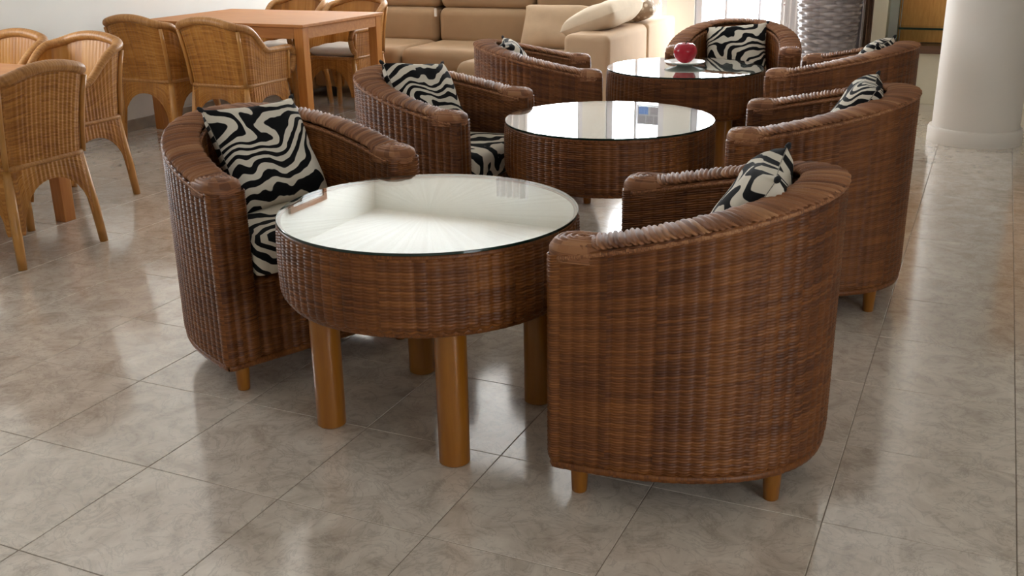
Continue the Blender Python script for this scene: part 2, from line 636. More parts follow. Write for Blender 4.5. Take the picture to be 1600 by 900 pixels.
def pillow_mesh(name, sx, sy, th, mat, n=28, puff=.5, pinch=.07):
    u = np.linspace(-1, 1, n)
    U, W = np.meshgrid(u, u, indexing='ij')
    px = sx / 2 * U * (1 - pinch * (1 - W ** 2) * np.abs(U) ** 3)
    py = sy / 2 * W * (1 - pinch * (1 - U ** 2) * np.abs(W) ** 3)
    prof = np.clip((1 - U ** 4) * (1 - W ** 4), 0, 1) ** puff
    wr = .012 * np.sin(5 * U + 3 * W) * np.sin(4 * W - 2 * U) * prof
    top = np.stack([px, py, th / 2 * prof + wr * .5 + .0015], -1)
    bot = np.stack([px, py, -th / 2 * prof + wr * .5 - .0015], -1)
    V = np.concatenate([top.reshape(-1, 3), bot.reshape(-1, 3)])
    i, j = np.meshgrid(np.arange(n - 1), np.arange(n - 1), indexing='ij')
    f = np.stack([i * n + j, (i + 1) * n + j, (i + 1) * n + j + 1, i * n + j + 1], -1).reshape(-1, 4)
    g = f[:, ::-1] + n * n
    bd = [(k, 0) for k in range(n)] + [(n - 1, k) for k in range(1, n)] + [(k, n - 1) for k in range(n - 2, -1, -1)] + [(0, k) for k in range(n - 2, 0, -1)]
    b = np.array([a * n + c for a, c in bd])
    b2 = np.roll(b, -1)
    side = np.stack([b2, b, b + n * n, b2 + n * n], -1)
    F = np.concatenate([f, g, side])
    uvv = np.concatenate([np.stack([U, W], -1).reshape(-1, 2) * .5 + .5, np.stack([U, W], -1).reshape(-1, 2) * .5 + 1.7])
    return mesh_from(name, V, F, mat, uvv[F.ravel()])


# ------------------------------------------------------------------ the room
TILE, OX, OY = .446465, .205, 1.4907
fl = MB().box(XL - .1, XR + .1, YF - .1, YB + .1, -.12, -.0015).build('floor', 'grout')
structure(fl, 'glossy marbled grey beige tiled floor')
g = .0022
tm = MB()
b_, h_ = TILE / 2 - g / 2, TILE / 2 - g / 2 - .0012
V = [(-b_, -b_, -.010), (b_, -b_, -.010), (b_, b_, -.010), (-b_, b_, -.010), (-b_, -b_, -.0010), (b_, -b_, -.0010), (b_, b_, -.0010), (-b_, b_, -.0010), (-h_, -h_, 0), (h_, -h_, 0), (h_, h_, 0), (-h_, h_, 0)]
tm.add(V, [(8, 9, 10, 11)] + [(a, (a + 1) % 4, (a + 1) % 4 + 4, a + 4) for a in range(4)] + [(a + 4, (a + 1) % 4 + 4, (a + 1) % 4 + 8, a + 8) for a in range(4)])
tme = bpy.data.meshes.new('tile')
tme.from_pydata(tm.V, [], tm.F)
tme.materials.append(MT['tile'])
cells = []
for i in range(-14, 12):
    for j in range(-11, 18):
        cx, cy = OX + (i + .5) * TILE, OY + (j + .5) * TILE
        if not (XL - TILE / 2 < cx < XR + TILE / 2 and YF - TILE / 2 < cy < YB + TILE / 2):
            continue
        d = np.array([cx, cy, -CAM_H])
        c = d @ fw
        px, py = 800 + F_PX * (d @ rt) / max(c, .01), 450 - F_PX * (d @ up) / max(c, .01)
        seen = c > .3 and -160 < px < 1760 and -40 < py < 1080
        cells.append((0 if seen else 1, np.linalg.norm(d), cx, cy))
cells.sort()
rest = MB()
for k, (q, dist, cx, cy) in enumerate(cells):
    if k < 296 and q == 0:
        o = link('tile', tme, fl)
        o.location = (cx, cy, 0)
    else:
        rest.add([(v[0] + cx, v[1] + cy, v[2]) for v in tm.V], tm.F)
ro = rest.build('tile_field', 'tile', fl)
ro['kind'] = 'stuff'

structure(MB().box(XL - .15, XR + .15, YF - .15, YF, -.1, ZC + .1).build('wall_front', 'wall'), 'plain white wall behind the viewer')
structure(MB().box(XL - .15, XR + .15, YF - .15, YB + .15, ZC, ZC + .12).build('ceiling', 'ceiling'), 'plain white ceiling')


def wall_with_openings(name, lo, hi, wins, axis, label):
    mb = MB()
    def bx(a, b, z0, z1):
        if b - a < 1e-4 or z1 - z0 < 1e-4:
            return
        if axis == 'back':
            mb.box(a, b, YB, YB + .15, z0, z1)
        else:
            xw = XL - .15 if axis == 'left' else XR
            mb.box(xw, xw + .15, a, b, z0, z1)
    p = lo
    for (a, b, z0, z1) in wins:
        bx(p, a, -.1, ZC + .1)
        bx(a, b, -.1, z0)
        bx(a, b, z1, ZC + .1)
        p = b
    bx(p, hi, -.1, ZC + .1)
    return structure(mb.build(name, 'wall'), label)


wall_with_openings('wall_back', XL - .15, XR + .15, BACK_WIN, 'back', 'white wall with the bright glazed doors')
wall_with_openings('wall_right', YF - .15, YB + .15, RIGHT_FILL_WIN, 'right', 'plain white wall at the right')
wall_with_openings('wall_left', YF - .15, YB + .15, LEFT_FILL_WIN, 'left', 'plain white plaster wall behind the dining tables')


def window(n, a, b, z0, z1, axis, muls):
    w = empty('window_%d' % n, ((a + b) / 2, YB, 0) if axis == 'back' else (XL if axis == 'left' else XR, (a + b) / 2, 0))
    structure(w)
    if axis == 'left':
        w.rotation_euler = (0, 0, PI / 2)
    elif axis == 'right':
        w.rotation_euler = (0, 0, -PI / 2)
    h = (b - a) / 2
    e = .002
    def fr(nm, x0, x1, y0, y1, za, zb):
        return MB().box(x0, x1, y0, y1, za, zb, .004).build(nm, 'frame', w)
    fr('jamb', -h + e, -h + .06, .03, .10, z0 + e, z1 - e)
    fr('jamb', h - .06, h - e, .03, .10, z0 + e, z1 - e)
    fr('sill_rail', -h + .06, h - .06, .03, .10, z0 + e, z0 + .09)
    fr('head_rail', -h + .06, h - .06, .03, .10, z1 - .07, z1 - e)
    xs = [-h + .06] + muls + [h - .06]
    for m in muls:
        fr('mullion', m - .012, m + .012, .035, .09, z0 + .09, z1 - .07)
    for x0, x1 in zip(xs[:-1], xs[1:]):
        x0 += .012 if x0 in muls else 0
        x1 -= .012 if x1 in muls else 0
        MB().box(x0, x1, .060, .065, z0 + .09, z1 - .07).build('pane', 'pane', w)
    return w


tag(window(1, *BACK_WIN[0], 'back', [-.5, .0, .5]), 'glazed door behind the sofa, widest of the back wall')
tag(window(2, *BACK_WIN[1], 'back', [0.0]), 'narrow glazed door behind the sofa arm')
tag(window(3, *BACK_WIN[2], 'back', [-.185, .105]), 'bright glazed door behind the rear armchair')
window(4, *LEFT_FILL_WIN[0], 'left', [0.0])  # unseen, glazing of the added left fill opening
window(5, *RIGHT_FILL_WIN[0], 'right', [0.0])  # unseen, glazing of the added right fill opening
structure(MB().box(XL, XL + .018, YF, YB, 0, .085, .004).build('baseboard_left', 'skirt'), 'marbled grey skirting along the left wall')
bb = MB()
px_ = XL + .02
for (a, b, z0, z1) in BACK_WIN:
    bb.box(px_, a, YB - .018, YB, 0, .085)
    px_ = b
bb.box(px_, XR, YB - .018, YB, 0, .085)
structure(bb.build('baseboard_back', 'skirt'))

# round column
colm = empty('column', (-.035, 7.585, 0))
MB().lathe([(.272, .10), (.270, .6), (.270, ZC)], 64).build('shaft', 'column', colm, angle=40)
MB().lathe([(.297, 0), (.297, .086), (.290, .100), (.272, .104)], 64).build('base_ring', 'column', colm, angle=40)
tag(colm, 'thick round off white column standing on the tiles at right', 'column')


# ------------------------------------------------------------------ tub chair
W, D, Y0, ZA, ZB, Z0, T, EX = .786, .653, .243, .697, .843, .105, .118, 1.141


def half_outline(w, d_back, y0, yfront, n=2.3, m=90):
    ph = np.linspace(0, PI, m)
    cx, sy = np.cos(ph), np.sin(ph)
    x = w * np.sign(cx) * np.abs(cx) ** (2 / n)
    y = y0 - (d_back + y0) * np.abs(sy) ** (2 / n)
    st = np.linspace(yfront, y0, 12)[:-1]
    return np.concatenate([np.full(11, w), x, np.full(11, -w)]), np.concatenate([st, y, st[::-1]])


def top_z(y):
    return ZA + (ZB - ZA) * np.clip((D / 2 - y) / D, 0, 1) ** EX


def make_tub():
    root = empty('tub_chair')
    ox, oy = half_outline(W / 2, D / 2, Y0, D / 2)
    ix, iy = half_outline(W / 2 - T, D / 2 - .105, Y0 - .01, D / 2)
    LX, LY = np.concatenate([ox, ix[::-1]]), np.concatenate([oy, iy[::-1]])
    LX, LY, per = resample(LX, LY, 1200, True)
    LX, LY = smooth_loop(LX, LY, 9)
    stakes = 2 * round(per / .034 / 2)
    nu = stakes * 5
    LX, LY, per = resample(LX, LY, nu, True)
    rows_n = 86
    nv = rows_n * 4 + 1
    rows = np.arange(nv) / 4.0
    su = np.arange(nu) / 5.0
    zt = top_z(LY) - .02
    f = rows / rows_n
    P = np.zeros((nv, nu, 3))
    # bottom edge rolls in a little
    tx, ty = np.roll(LX, -1) - np.roll(LX, 1), np.roll(LY, -1) - np.roll(LY, 1)
    ln = np.hypot(tx, ty)
    nx, ny = ty / ln, -tx / ln
    Zg = Z0 + f[:, None] * (zt - Z0)[None]
    roll = .016 * np.clip(1 - (Zg - Z0) / .035, 0, 1) ** 2
    P[..., 0] = LX[None] + nx[None] * roll
    P[..., 1] = LY[None] + ny[None] * roll
    P[..., 2] = Zg
    # the loop runs clockwise: nx,ny points inward, so flip the surface normal outward
    weave_grid('woven_shell', P, su, rows, 'brown', root, .0018, .0034, True, flip=True)
    # rim: from arm to arm around the back
    mx, my = half_outline(W / 2 - T / 2, D / 2 - .052, Y0, D / 2 - .075)
    pts = np.stack([mx, my, top_z(my) - .013], -1)
    s = np.linspace(-1, 1, len(pts))
    back = np.clip((.22 - my) / .45, 0, 1)
    ra = T / 2 - .001 + 0 * back
    rb = .0125 + .001 * back
    rope('rim', pts, ra, rb, 'brown_rim', root, .044, 44, .10, .0021, 3, relief=(.0055, .0070))
    # finer cords that edge the rim inside and outside
    for off in (1, -1):
        ex, ey = half_outline(W / 2 - T / 2 + off * (T / 2 + .001), D / 2 - .052 + off * .054, Y0, D / 2 - .03)
        rope('edge_cord', np.stack([ex, ey, top_z(ey) - .03], -1), .0065, .0065, 'brown_rim', root, .02, 8, .14, .006)
    # leaf-shaped pads that end the arms
    for sgn in (1, -1):
        n1, n2 = 40, 28
        th = np.linspace(0, 2 * PI, n1, endpoint=False)
        r = np.linspace(0.02, 1, n2)
        R, TH = np.meshgrid(r, th, indexing='ij')
        se = lambda a: np.sign(a) * np.abs(a) ** .66
        X = (T / 2 + .006) * R * se(np.cos(TH))
        Yp = .084 * R * se(np.sin(TH))
        Zp = .024 * np.sqrt(np.clip(1 - R ** 4, 0, 1)) + .0045 * np.abs(np.cos(R * 4.5 * PI + np.abs(X) * 40)) - .004
        V = np.stack([X + sgn * (W / 2 - T / 2), Yp + D / 2 - .078, Zp + top_z(np.full_like(X, D / 2 - .08)) - .018], -1)
        bot = V[-1].copy(); bot[:, 2] -= .028
        V = np.concatenate([V.reshape(-1, 3), bot])
        i, j = np.meshgrid(np.arange(n2), np.arange(n1), indexing='ij')
        j2 = (j + 1) % n1
        F = np.stack([i * n1 + j, (i + 1) * n1 + j, (i + 1) * n1 + j2, i * n1 + j2], -1).reshape(-1, 4)
        uvv = np.concatenate([np.stack([TH * 3, R * 9], -1).reshape(-1, 2), np.zeros((n1, 2))])
        link('arm_pad', mesh_from('arm_pad', V, F, 'brown_rim', uvv[F.ravel()]), root)
    # woven panel below the seat, rolling back under the cushion
    wi = W / 2 - T + .006
    xs = np.linspace(-wi, wi, 17 * 5)
    rows_f = 40 * 4 + 1
    q = np.linspace(0, 1, rows_f)
    prof_y = np.where(q < .85, D / 2 - .022, D / 2 - .022 - (q - .85) / .15 * .06)
    prof_z = np.where(q < .85, Z0 + q / .85 * .27, Z0 + .27 + .008 * np.sin((q - .85) / .15 * PI / 2))
    P = np.zeros((rows_f, len(xs), 3))
    P[..., 0] = xs[None]
    P[..., 1] = prof_y[:, None] + .012 * (1 - (xs / wi) ** 4)[None] * 1.0
    P[..., 2] = prof_z[:, None]
    weave_grid('seat_panel', P, np.arange(len(xs)) / 5.0, np.arange(rows_f) / 4.0, 'brown', root, .0018, .0034, False, flip=True)
    sx_, sy_ = half_outline(W / 2 - .02, D / 2 - .02, Y0, D / 2 - .03)
    bd = MB()
    n = len(sx_)
    bd.add([(x, y, Z0 + .012) for x, y in zip(sx_, sy_)], [tuple(range(n - 1, -1, -1))])
    bd.build('base_board', 'brown', root)
    # cord around the bottom
    bx_, by_ = half_outline(W / 2 - .008, D / 2 - .008, Y0, D / 2 - .012)
    xs2 = np.linspace(-W / 2 + .008, W / 2 - .008, 30)
    bx_, by_ = np.concatenate([bx_, xs2]), np.concatenate([by_, np.full(30, D / 2 - .010)])
    bx_, by_, _ = resample(bx_, by_, 400, True)
    bx_, by_ = smooth_loop(bx_, by_, 4)
    bx_, by_ = np.append(bx_, bx_[0]), np.append(by_, by_[0])
    rope('base_cord', np.stack([bx_, by_, np.full(len(bx_), Z0 + .002)], -1), .010, .012, 'brown', root, .024, 8, .14, .007, caps=False)
    for lx, ly in ((.318, .262), (-.318, .262), (.185, -.222), (-.185, -.222)):
        MB().lathe([(.0, 0), (.018, 0), (.0205, .003), (.0265, Z0 + .02)], 18, (lx, ly, 0), cap=False).build('leg', 'legwood', root, angle=40)
    # fitted zebra seat cushion
    m = 40
    cx, cy = half_outline(W / 2 - T - .008, D / 2 - .125, Y0 - .02, D / 2 + .014, m=m)
    cx = np.concatenate([cx, np.linspace(cx[-1], cx[0], 14)[1:-1]])
    cy = np.concatenate([cy, np.full(12, cy[-1]) + .012 * np.sin(np.linspace(0, PI, 12))])
    cx, cy, _ = resample(cx, cy, 110, True)
    cx, cy = smooth_loop(cx, cy, 2)
    c0 = np.array([0, .02])
    lev = [(.0, .385), (.90, .385), (.97, .392), (1.0, .410), (1.0, .475), (.975, .502), (.90, .516), (.7, .524), (.4, .528), (.12, .530), (0.0, .530)]
    V, UVp = [], []
    for (sc, z) in lev:
        for x, y in zip(cx, cy):
            V.append((c0[0] + (x - c0[0]) * sc, c0[1] + (y - c0[1]) * sc, z))
            k = 1.0 if sc < 1.0 else 1.0
            UVp.append((V[-1][0] * 2.1 + .5, V[-1][1] * 2.1 + (z - .385) * 3.0))
    n = len(cx)
    F = [[a * n + i, a * n + (i + 1) % n, (a + 1) * n + (i + 1) % n, (a + 1) * n + i] for a in range(len(lev) - 1) for i in range(n)]
    F = np.array(F)[:, ::-1]
    link('seat_cushion', mesh_from('seat_cushion', V, F, 'zebra', np.array(UVp)[F.ravel()]), root)['label'] = 'zebra print seat cushion'
    return root


tub0 = make_tub()
TUBS = [
    ('brown wicker tub chair at front left, showing its zebra seat to the viewer', -2.218, 2.866, -113.8),
    ('brown wicker tub chair at front right, nearest, seen from its side', -.613, 2.623, 92.7),
    ('brown wicker tub chair left of the middle coffee table, below the sofa', -2.240, 4.076, -90.2),
    ('brown wicker tub chair right of the middle coffee table', -.550, 4.140, 96.0),
    ('brown wicker tub chair in front of the tan sofa arm', -2.258, 5.288, -64.7),
    ('brown wicker tub chair next to the rear coffee table, before the grey planter', -.664, 5.724, 83.5),
    ('brown wicker tub chair facing forward with its back to the bright glazed door', -1.450, 6.57, 188.7),
]
# cushions: local position in the chair, lean, turn
PIL = [
    (-.02, -.055, .680, 28, 2, 11),
    (0, -.07, .685, 30, 0, 4),
    (0, -.025, .680, 30, 8, -10),
    (0, -.08, .685, 30, 0, 0),
    (0, -.08, .655, 28, 0, 0),
    (0, -.08, .665, 28, 0, 0),
    (0, -.07, .630, 28, -5, 0),
]
zp = empty('zebra_cushion')
_pm = pillow_mesh('cover', .39, .39, .14, 'zebra', 30, .45, .08)
link('cover', _pm, zp)
for sx in (1, -1):
    for sy in (1, -1):
        t = MB().tube([(sx * .188, sy * .188, 0), (sx * .196, sy * .196, .001), (sx * .204, sy * .204, 0)], [.006, .009, .005], 8)
        t.build('corner_tuft', 'zebra_dark', zp, smooth=True)
PLAB = ['leaning in the front left tub chair, fully in view', 'leaning in the nearest tub chair at front right, seen edge on',
        'leaning in the tub chair left of the middle coffee table', 'leaning in the tub chair right of the middle coffee table',
        'in the tub chair before the tan sofa arm, only its tip showing', 'in the tub chair before the grey planter, only its tip showing',
        'in the rear tub chair behind the red apple']
for i, ((lab, x, y, th), (qx, qy, qz, lean, rollz, turn)) in enumerate(zip(TUBS, PIL)):
    o = tub0 if i == 0 else copy_tree(tub0)
    o.location = (x, y, 0)
    o.rotation_euler = (0, 0, math.radians(th))
    tag(o, lab, 'armchair', 'brown wicker tub chairs')
    p = zp if i == 0 else copy_tree(zp)
    base = Matrix.Translation((x, y, 0)) @ Matrix.Rotation(math.radians(th), 4, 'Z')
    p.matrix_world = base @ Matrix.Translation((qx, qy, qz)) @ Matrix.Rotation(math.radians(turn), 4, 'Z') \
        @ Matrix.Rotation(math.radians(90 + lean), 4, 'X') @ Matrix.Rotation(math.radians(rollz), 4, 'Z')
    tag(p, 'zebra print cushion ' + PLAB[i], 'cushion', 'zebra print cushions')


# ------------------------------------------------------------------ coffee tables
TZ, TR = .655, .437


def make_coffee():
    root = empty('coffee_table')
    z0, z1 = .425, TZ - .018
    R = TR - .004
    stakes = 2 * round(2 * PI * R / .034 / 2)
    nu = stakes * 5
    th = np.arange(nu) / nu * 2 * PI
    rn = 25
    rows = np.arange(rn * 4 + 1) / 4.0
    f = rows / rn
    Z = z0 + f * (z1 - z0)
    ins = .020 * np.clip(1 - f / .14, 0, 1) ** 2 - .004 * np.sin(f * PI)
    P = np.zeros((len(rows), nu, 3))
    P[..., 0] = (R - ins)[:, None] * np.cos(th)[None]
    P[..., 1] = (R - ins)[:, None] * np.sin(th)[None]
    P[..., 2] = Z[:, None]
    weave_grid('woven_apron', P, np.arange(nu) / 5.0, rows, 'brown', root, .0018, .0034, True)
    t = np.linspace(0, 2 * PI, 300)
    rope('lower_cord', np.stack([(R - .020) * np.cos(t), (R - .020) * np.sin(t), np.full(300, z0 + .002)], -1), .010, .012, 'brown', root, .024, 8, .14, .007, caps=False)
    rope('upper_cord', np.stack([(R - .004) * np.cos(t), (R - .004) * np.sin(t), np.full(300, z1 + .002)], -1), .008, .010, 'brown', root, .022, 8, .14, .007, caps=False)
    MB().lathe([(R - .03, z0 + .008), (R - .03, z0 + .016)], 64).build('underside_board', 'brownwood', root, angle=30)
    MB().lathe([(R - .004, z1 - .006), (R - .004, TZ - .0095), (R - .006, TZ - .0088)], 96).build('top_board', 'top', root, angle=30)  # guessed board, added pale so the glass looks brightly mirrored
    gl = MB().lathe([(TR - .001, TZ - .008), (TR, TZ - .007), (TR, TZ - .001), (TR - .001, TZ)], 128)
    go = gl.build('glass_top', ['glass', 'glassedge'], root, angle=30)
    mi = [1] * len(go.data.polygons)
    mi[-1] = 0
    mi[-2] = 0
    go.data.polygons.foreach_set('material_index', mi)
    # only the upper face acts as glass; the underside rests on the board
    go['label'] = 'clear round glass top'
    for k in range(4):
        a = math.radians(45 + 90 * k)
        MB().lathe([(.0, 0), (.040, 0), (.044, .004), (.045, .44)], 28, (.325 * math.cos(a), .325 * math.sin(a), 0), cap=False).build('leg', 'legwood', root, angle=40)
    return root


ct0 = make_coffee()
for i, (x, y, rz, lab) in enumerate([
        (-1.437, 2.565, -8, 'round wicker coffee table with glass top and thick honey legs, nearest to viewer'),
        (-1.425, 4.120, 20, 'round wicker coffee table in the middle, its glass mirroring the windows'),
        (-1.552, 5.775, 12, 'round wicker coffee table at the rear with the red apple on it')]):
    o = ct0 if i == 0 else copy_tree(ct0)
    o.location = (x, y, 0)
    o.rotation_euler = (0, 0, math.radians(rz))
    tag(o, lab, 'coffee table', 'round wicker coffee tables')

ds = MB().lathe([(0, .0), (.045, 0), (.05, .004), (.10, .016), (.115, .022), (.113, .025), (.06, .012), (0, .009)], 48, cap=False).build('dish', 'dish', smooth=True)
ds.location = (-1.570, 5.83, TZ + .0005)
tag(ds, 'small white dish under the red apple on the rear table', 'dish')
ap = empty('apple', (-1.570, 5.83, TZ + .011))
pr = []
for k in range(25):
    a = -PI / 2 + PI * k / 24
    r = .066 * math.cos(a) * (1 + .10 * math.sin(a))
    z = .062 + .060 * math.sin(a) - (.020 * max(0, math.sin(a)) ** 12 * 1.0) * (1 if r < .03 else .3)
    pr.append((max(r, .0005), z))
MB().lathe(pr, 36).build('fruit', 'apple', ap, smooth=True)
MB().tube([(0, 0, .10), (.003, 0, .115), (.010, 0, .128)], [.003, .0028, .0035], 8).build('stem', 'stem', ap, smooth=True)
tag(ap, 'shiny red apple on a small white dish', 'apple')


# ------------------------------------------------------------------ honey wicker dining chairs
def rsq(h, r, n=12, back_only=False):
    """rounded square, starting at the right front corner and running clockwise round the back"""
    P = []
    def arc(cx, cy, a0, a1):
        for k in range(n + 1):
            a = a0 + (a1 - a0) * k / n
            P.append((cx + r * math.cos(a), cy + r * math.sin(a)))
    arc(h - r, -h + r, 0, -PI / 2)
    arc(-h + r, -h + r, -PI / 2, -PI)
    arc(-h + r, h - r, PI, PI / 2)
    arc(h - r, h - r, PI / 2, 0)
    return np.array(P)


def make_dining_chair():
    root = empty('dining_chair')
    h, zs = .235, .45
    Pq = rsq(h, .07)
    X, Y, per = resample(Pq[:, 0], Pq[:, 1], 1000, True)
    stakes = round(per / .024)
    nu = stakes * 5
    X, Y, per = resample(X, Y, nu, True)
    su = np.arange(nu) / 5.0
    # corner distance
    s = np.arange(nu) / nu * per
    cid = [np.argmin((X - a * h) ** 2 + (Y - b * h) ** 2) for a in (1, -1) for b in (1, -1)]
    d = np.min([np.minimum(np.abs(s - s[c]), per - np.abs(s - s[c])) for c in cid], axis=0)
    t = np.clip((d - .038) / (per / 8 - .038), 0, 1)
    zb = .15 + .215 * np.sqrt(np.clip(1 - (1 - t) ** 2.2, 0, 1))
    rn = 34
    rows = np.arange(rn * 3 + 1) / 3.0
    f = rows / rn
    Zg = zb[None] + f[:, None] * (zs - zb)[None]
    sp = 1 + .09 * np.clip((zs - Zg) / .45, 0, 1)
    P = np.stack([X[None] * sp, Y[None] * sp, Zg], -1)
    weave_grid('woven_skirt', P, su, rows, 'honey', root, .0006, .0012, True, .0042, flip=True)
    # seat band
    rope('seat_band', np.stack([np.append(X, X[0]), np.append(Y, Y[0]), np.full(nu + 1, zs)], -1)[::5], .012, .012, 'honey_rim', root, .022, 8, .15, .007, caps=False)
    # upper shell, open at the front
    U = rsq(h, .085)
    U = np.concatenate([[(h, .225)], [(h, .12)], [(h, .0)], U[:26], [(-h, .0)], [(-h, .12)], [(-h, .225)]])
    X2, Y2, L2 = resample(U[:, 0], U[:, 1], 600)
    st2 = round(L2 / .024)
    nu2 = st2 * 5 + 1
    X2, Y2, L2 = resample(X2, Y2, nu2)
    def ztop(x, y):
        a = np.clip((-y + .02) / .22, 0, 1)
        arm = .660 + .165 * a * a * (3 - 2 * a)
        return np.where(y < -.20, arm + .05 * np.clip(1 - (x / .22) ** 2, 0, 1), arm)
    zt = ztop(X2, Y2) - .012
    rn2 = 60
    rows2 = np.arange(rn2 * 3 + 1) / 3.0
    f2 = rows2 / rn2
    Z2 = zs + f2[:, None] * (zt - zs)[None]
    lift = np.clip((Z2 - zs) / .4, 0, 1.2)
    P = np.zeros((len(rows2), nu2, 3))
    backw = np.clip(-Y2 / h, 0, 1) ** 2
    P[..., 0] = X2[None] * (1 + .10 * lift ** 1.5)
    P[..., 1] = Y2[None] - .075 * backw[None] * lift ** 1.4
    P[..., 2] = Z2
    inner = P.copy()
    weave_grid('woven_back', P, np.arange(nu2) / 5.0, rows2, 'honey', root, .0006, .0012, False, .0042, flip=True)
    inner[..., 0] *= .975
    inner[..., 1] += .006 * backw[None]
    weave_grid('inner_lining', inner[::3], np.arange(nu2) / 5.0, rows2[::3] * 0 + .5, 'honey', root, 0, 0, False, .003)
    # rolled rim that hooks down at the front of the arms
    top = P[-1].copy()
    top[:, 2] += .010
    hook = []
    for k in range(1, 13):
        a = PI * k / 12
        hook.append((0, .055 * math.sin(a) + .012 * k / 12, -.055 + .055 * math.cos(a) - .05 * max(0, k - 6) / 6))
    hk = np.array(hook)
    pre = top[0] + hk[::-1] * [1, 1, 1]
    post = top[-1] + hk
    path = np.concatenate([pre, top[::3], post])
    bw = np.concatenate([np.zeros(12), backw[::3], np.zeros(12)])
    rope('rim', path, .020 + .010 * bw, .020 + .006 * bw, 'honey_rim', root, .016, 14, .10, .005, 2)
    for sg in (1, -1):
        MB().tube([(sg * .220, -.222, .45), (sg * .225, -.238, .60), (sg * .232, -.259, .72), (sg * .238, -.278, .805)], .0125, 10).build('back_post', 'cane', root, smooth=True)
        MB().tube([(sg * .236, .225, .45), (sg * .242, .226, .56), (sg * .247, .226, .648)], .011, 10).build('arm_post', 'cane', root, smooth=True)
    for sx in (1, -1):
        for sy in (1, -1):
            MB().tube([(sx * .243, sy * .243, 0), (sx * .232, sy * .232, .16), (sx * .205, sy * .205, .44)], [.0195, .0225, .023], 12).build('leg', 'cane', root, smooth=True)
    MB().box(-.21, .21, -.21, .215, .435, .447).build('seat_board', 'cane', root)
    cm = pillow_mesh('seat_cushion', .42, .43, .085, 'seat_white', 20, .28, .02)
    c = link('seat_cushion', cm, root)
    c.location = (0, .0, .49)
    c['label'] = 'plump white seat cushion'
    return root


dc0 = make_dining_chair()
DCH = [
    ('honey wicker dining chair at far left, nearest, its lit back turned to the room', -4.072, 3.353, 90),
    ('honey wicker dining chair behind the nearest dining chair, its inside showing', -4.60, 4.14, 180),
    ('honey wicker dining chair at the left picture edge, only its rounded back showing', -5.16, 4.14, 180),
    ('honey wicker dining chair with back to viewer, next to the left wall', -5.25, 5.72, 0),
    ('honey wicker dining chair with back to viewer, at the table corner by the tub chair', -4.60, 5.695, 0),
    ('honey wicker dining chair behind the far dining table, left one, only its top showing', -5.33, 7.23, 180),
    ('honey wicker dining chair behind the far dining table, beside the sofa, white cushion visible', -4.73, 7.19, 180),
]
for i, (lab, x, y, th) in enumerate(DCH):
    o = dc0 if i == 0 else copy_tree(dc0)
    o.location = (x, y, 0)
    o.rotation_euler = (0, 0, math.radians(th))
    tag(o, lab, 'dining chair', 'honey wicker dining chairs')


def dining_table(x0, x1, y0, y1, z, lab):
    cx, cy = (x0 + x1) / 2, (y0 + y1) / 2
    r = empty('dining_table', (cx, cy, 0))
    a, b = (x1 - x0) / 2, (y1 - y0) / 2
    MB().box(-a, a, -b, b, z - .022, z, .005).build('tabletop', 'tablewood', r)
    for sx in (1, -1):
        for sy in (1, -1):
            xa, ya = sx * (a - .052), sy * (b - .052)
            MB().box(xa - .036, xa + .036, ya - .036, ya + .036, 0, z - .0225, .004).build('leg', 'tableleg', r)
    for sy in (1, -1):
        MB().box(-a + .09, a - .09, sy * (b - .03) - .011, sy * (b - .03) + .011, z - .098, z - .0225).build('apron', 'tablewood', r)
    for sx in (1, -1):
        MB().box(sx * (a - .03) - .011, sx * (a - .03) + .011, -b + .09, b - .09, z - .098, z - .0225).build('apron', 'tablewood', r)
    tag(r, lab, 'dining table', 'orange wooden dining tables')


dining_table(-5.70, -4.265, 5.985, 7.04, .80, 'orange wooden dining table by the wall with four wicker chairs around it')
dining_table(-5.70, -4.25, 2.90, 3.86, .79, 'orange wooden dining table at the left picture edge, mostly hidden by wicker chairs')

# ------------------------------------------------------------------ sofa
sf = empty('sofa', (-4.0, 8.2, 0))
def sofa_part(nm, x0, x1, y0, y1, z0, z1, b, mat='sofa'):
    return MB().box(x0 + 4.0, x1 + 4.0, y0 - 8.2, y1 - 8.2, z0, z1, b).build(nm, mat, sf, smooth=True)
sofa_part('base', -5.42, -3.66, 7.72, 8.92, .09, .30, .03)
sofa_part('chaise_base', -3.66, -2.87, 7.02, 8.92, .09, .30, .03)
sofa_part('seat_cushion', -5.42, -4.50, 7.62, 8.40, .27, .46, .075)
sofa_part('seat_cushion', -4.49, -3.65, 7.62, 8.40, .27, .46, .075)
sofa_part('chaise_cushion', -3.64, -2.87, 6.97, 8.40, .27, .46, .075)
for x0, x1 in ((-5.42, -4.49), (-4.47, -3.58), (-3.56, -2.87)):
    c = sofa_part('back_cushion', x0, x1, 8.29, 8.62, .42, .735, .07)
    c = sofa_part('head_cushion', x0, x1, 8.33, 8.66, .725, 1.02, .07)
sofa_part('backrest', -5.42, -2.87, 8.62, 8.92, .09, .86, .05)
sofa_part('arm', -2.865, -2.51, 7.22, 8.175, .05, .655, .05, 'sofa_light')
sofa_part('arm', -2.865, -2.51, 8.18, 8.97, .05, .655, .03, 'sofa_light')
sofa_part('arm', -5.76, -5.43, 7.62, 8.97, .05, .655, .05, 'sofa_light')
for x, y in ((-5.3, 7.8), (-3.58, 7.1), (-2.95, 7.1), (-5.3, 8.8), (-3.0, 8.8)):
    MB().box(x + 4.0 - .03, x + 4.0 + .03, y - 8.2 - .03, y - 8.2 + .03, 0, .10).build('foot', 'sofa_dark', sf)
sl = MB().box(-4.49 + 4.0 - .004, -4.49 + 4.0 + .014, 8.275 - 8.2, 8.292 - 8.2, .66, .73).build('side_tag', 'seat_white', sf)
tag(sf, 'large tan fabric sofa with chaise and broad pale arm', 'sofa')

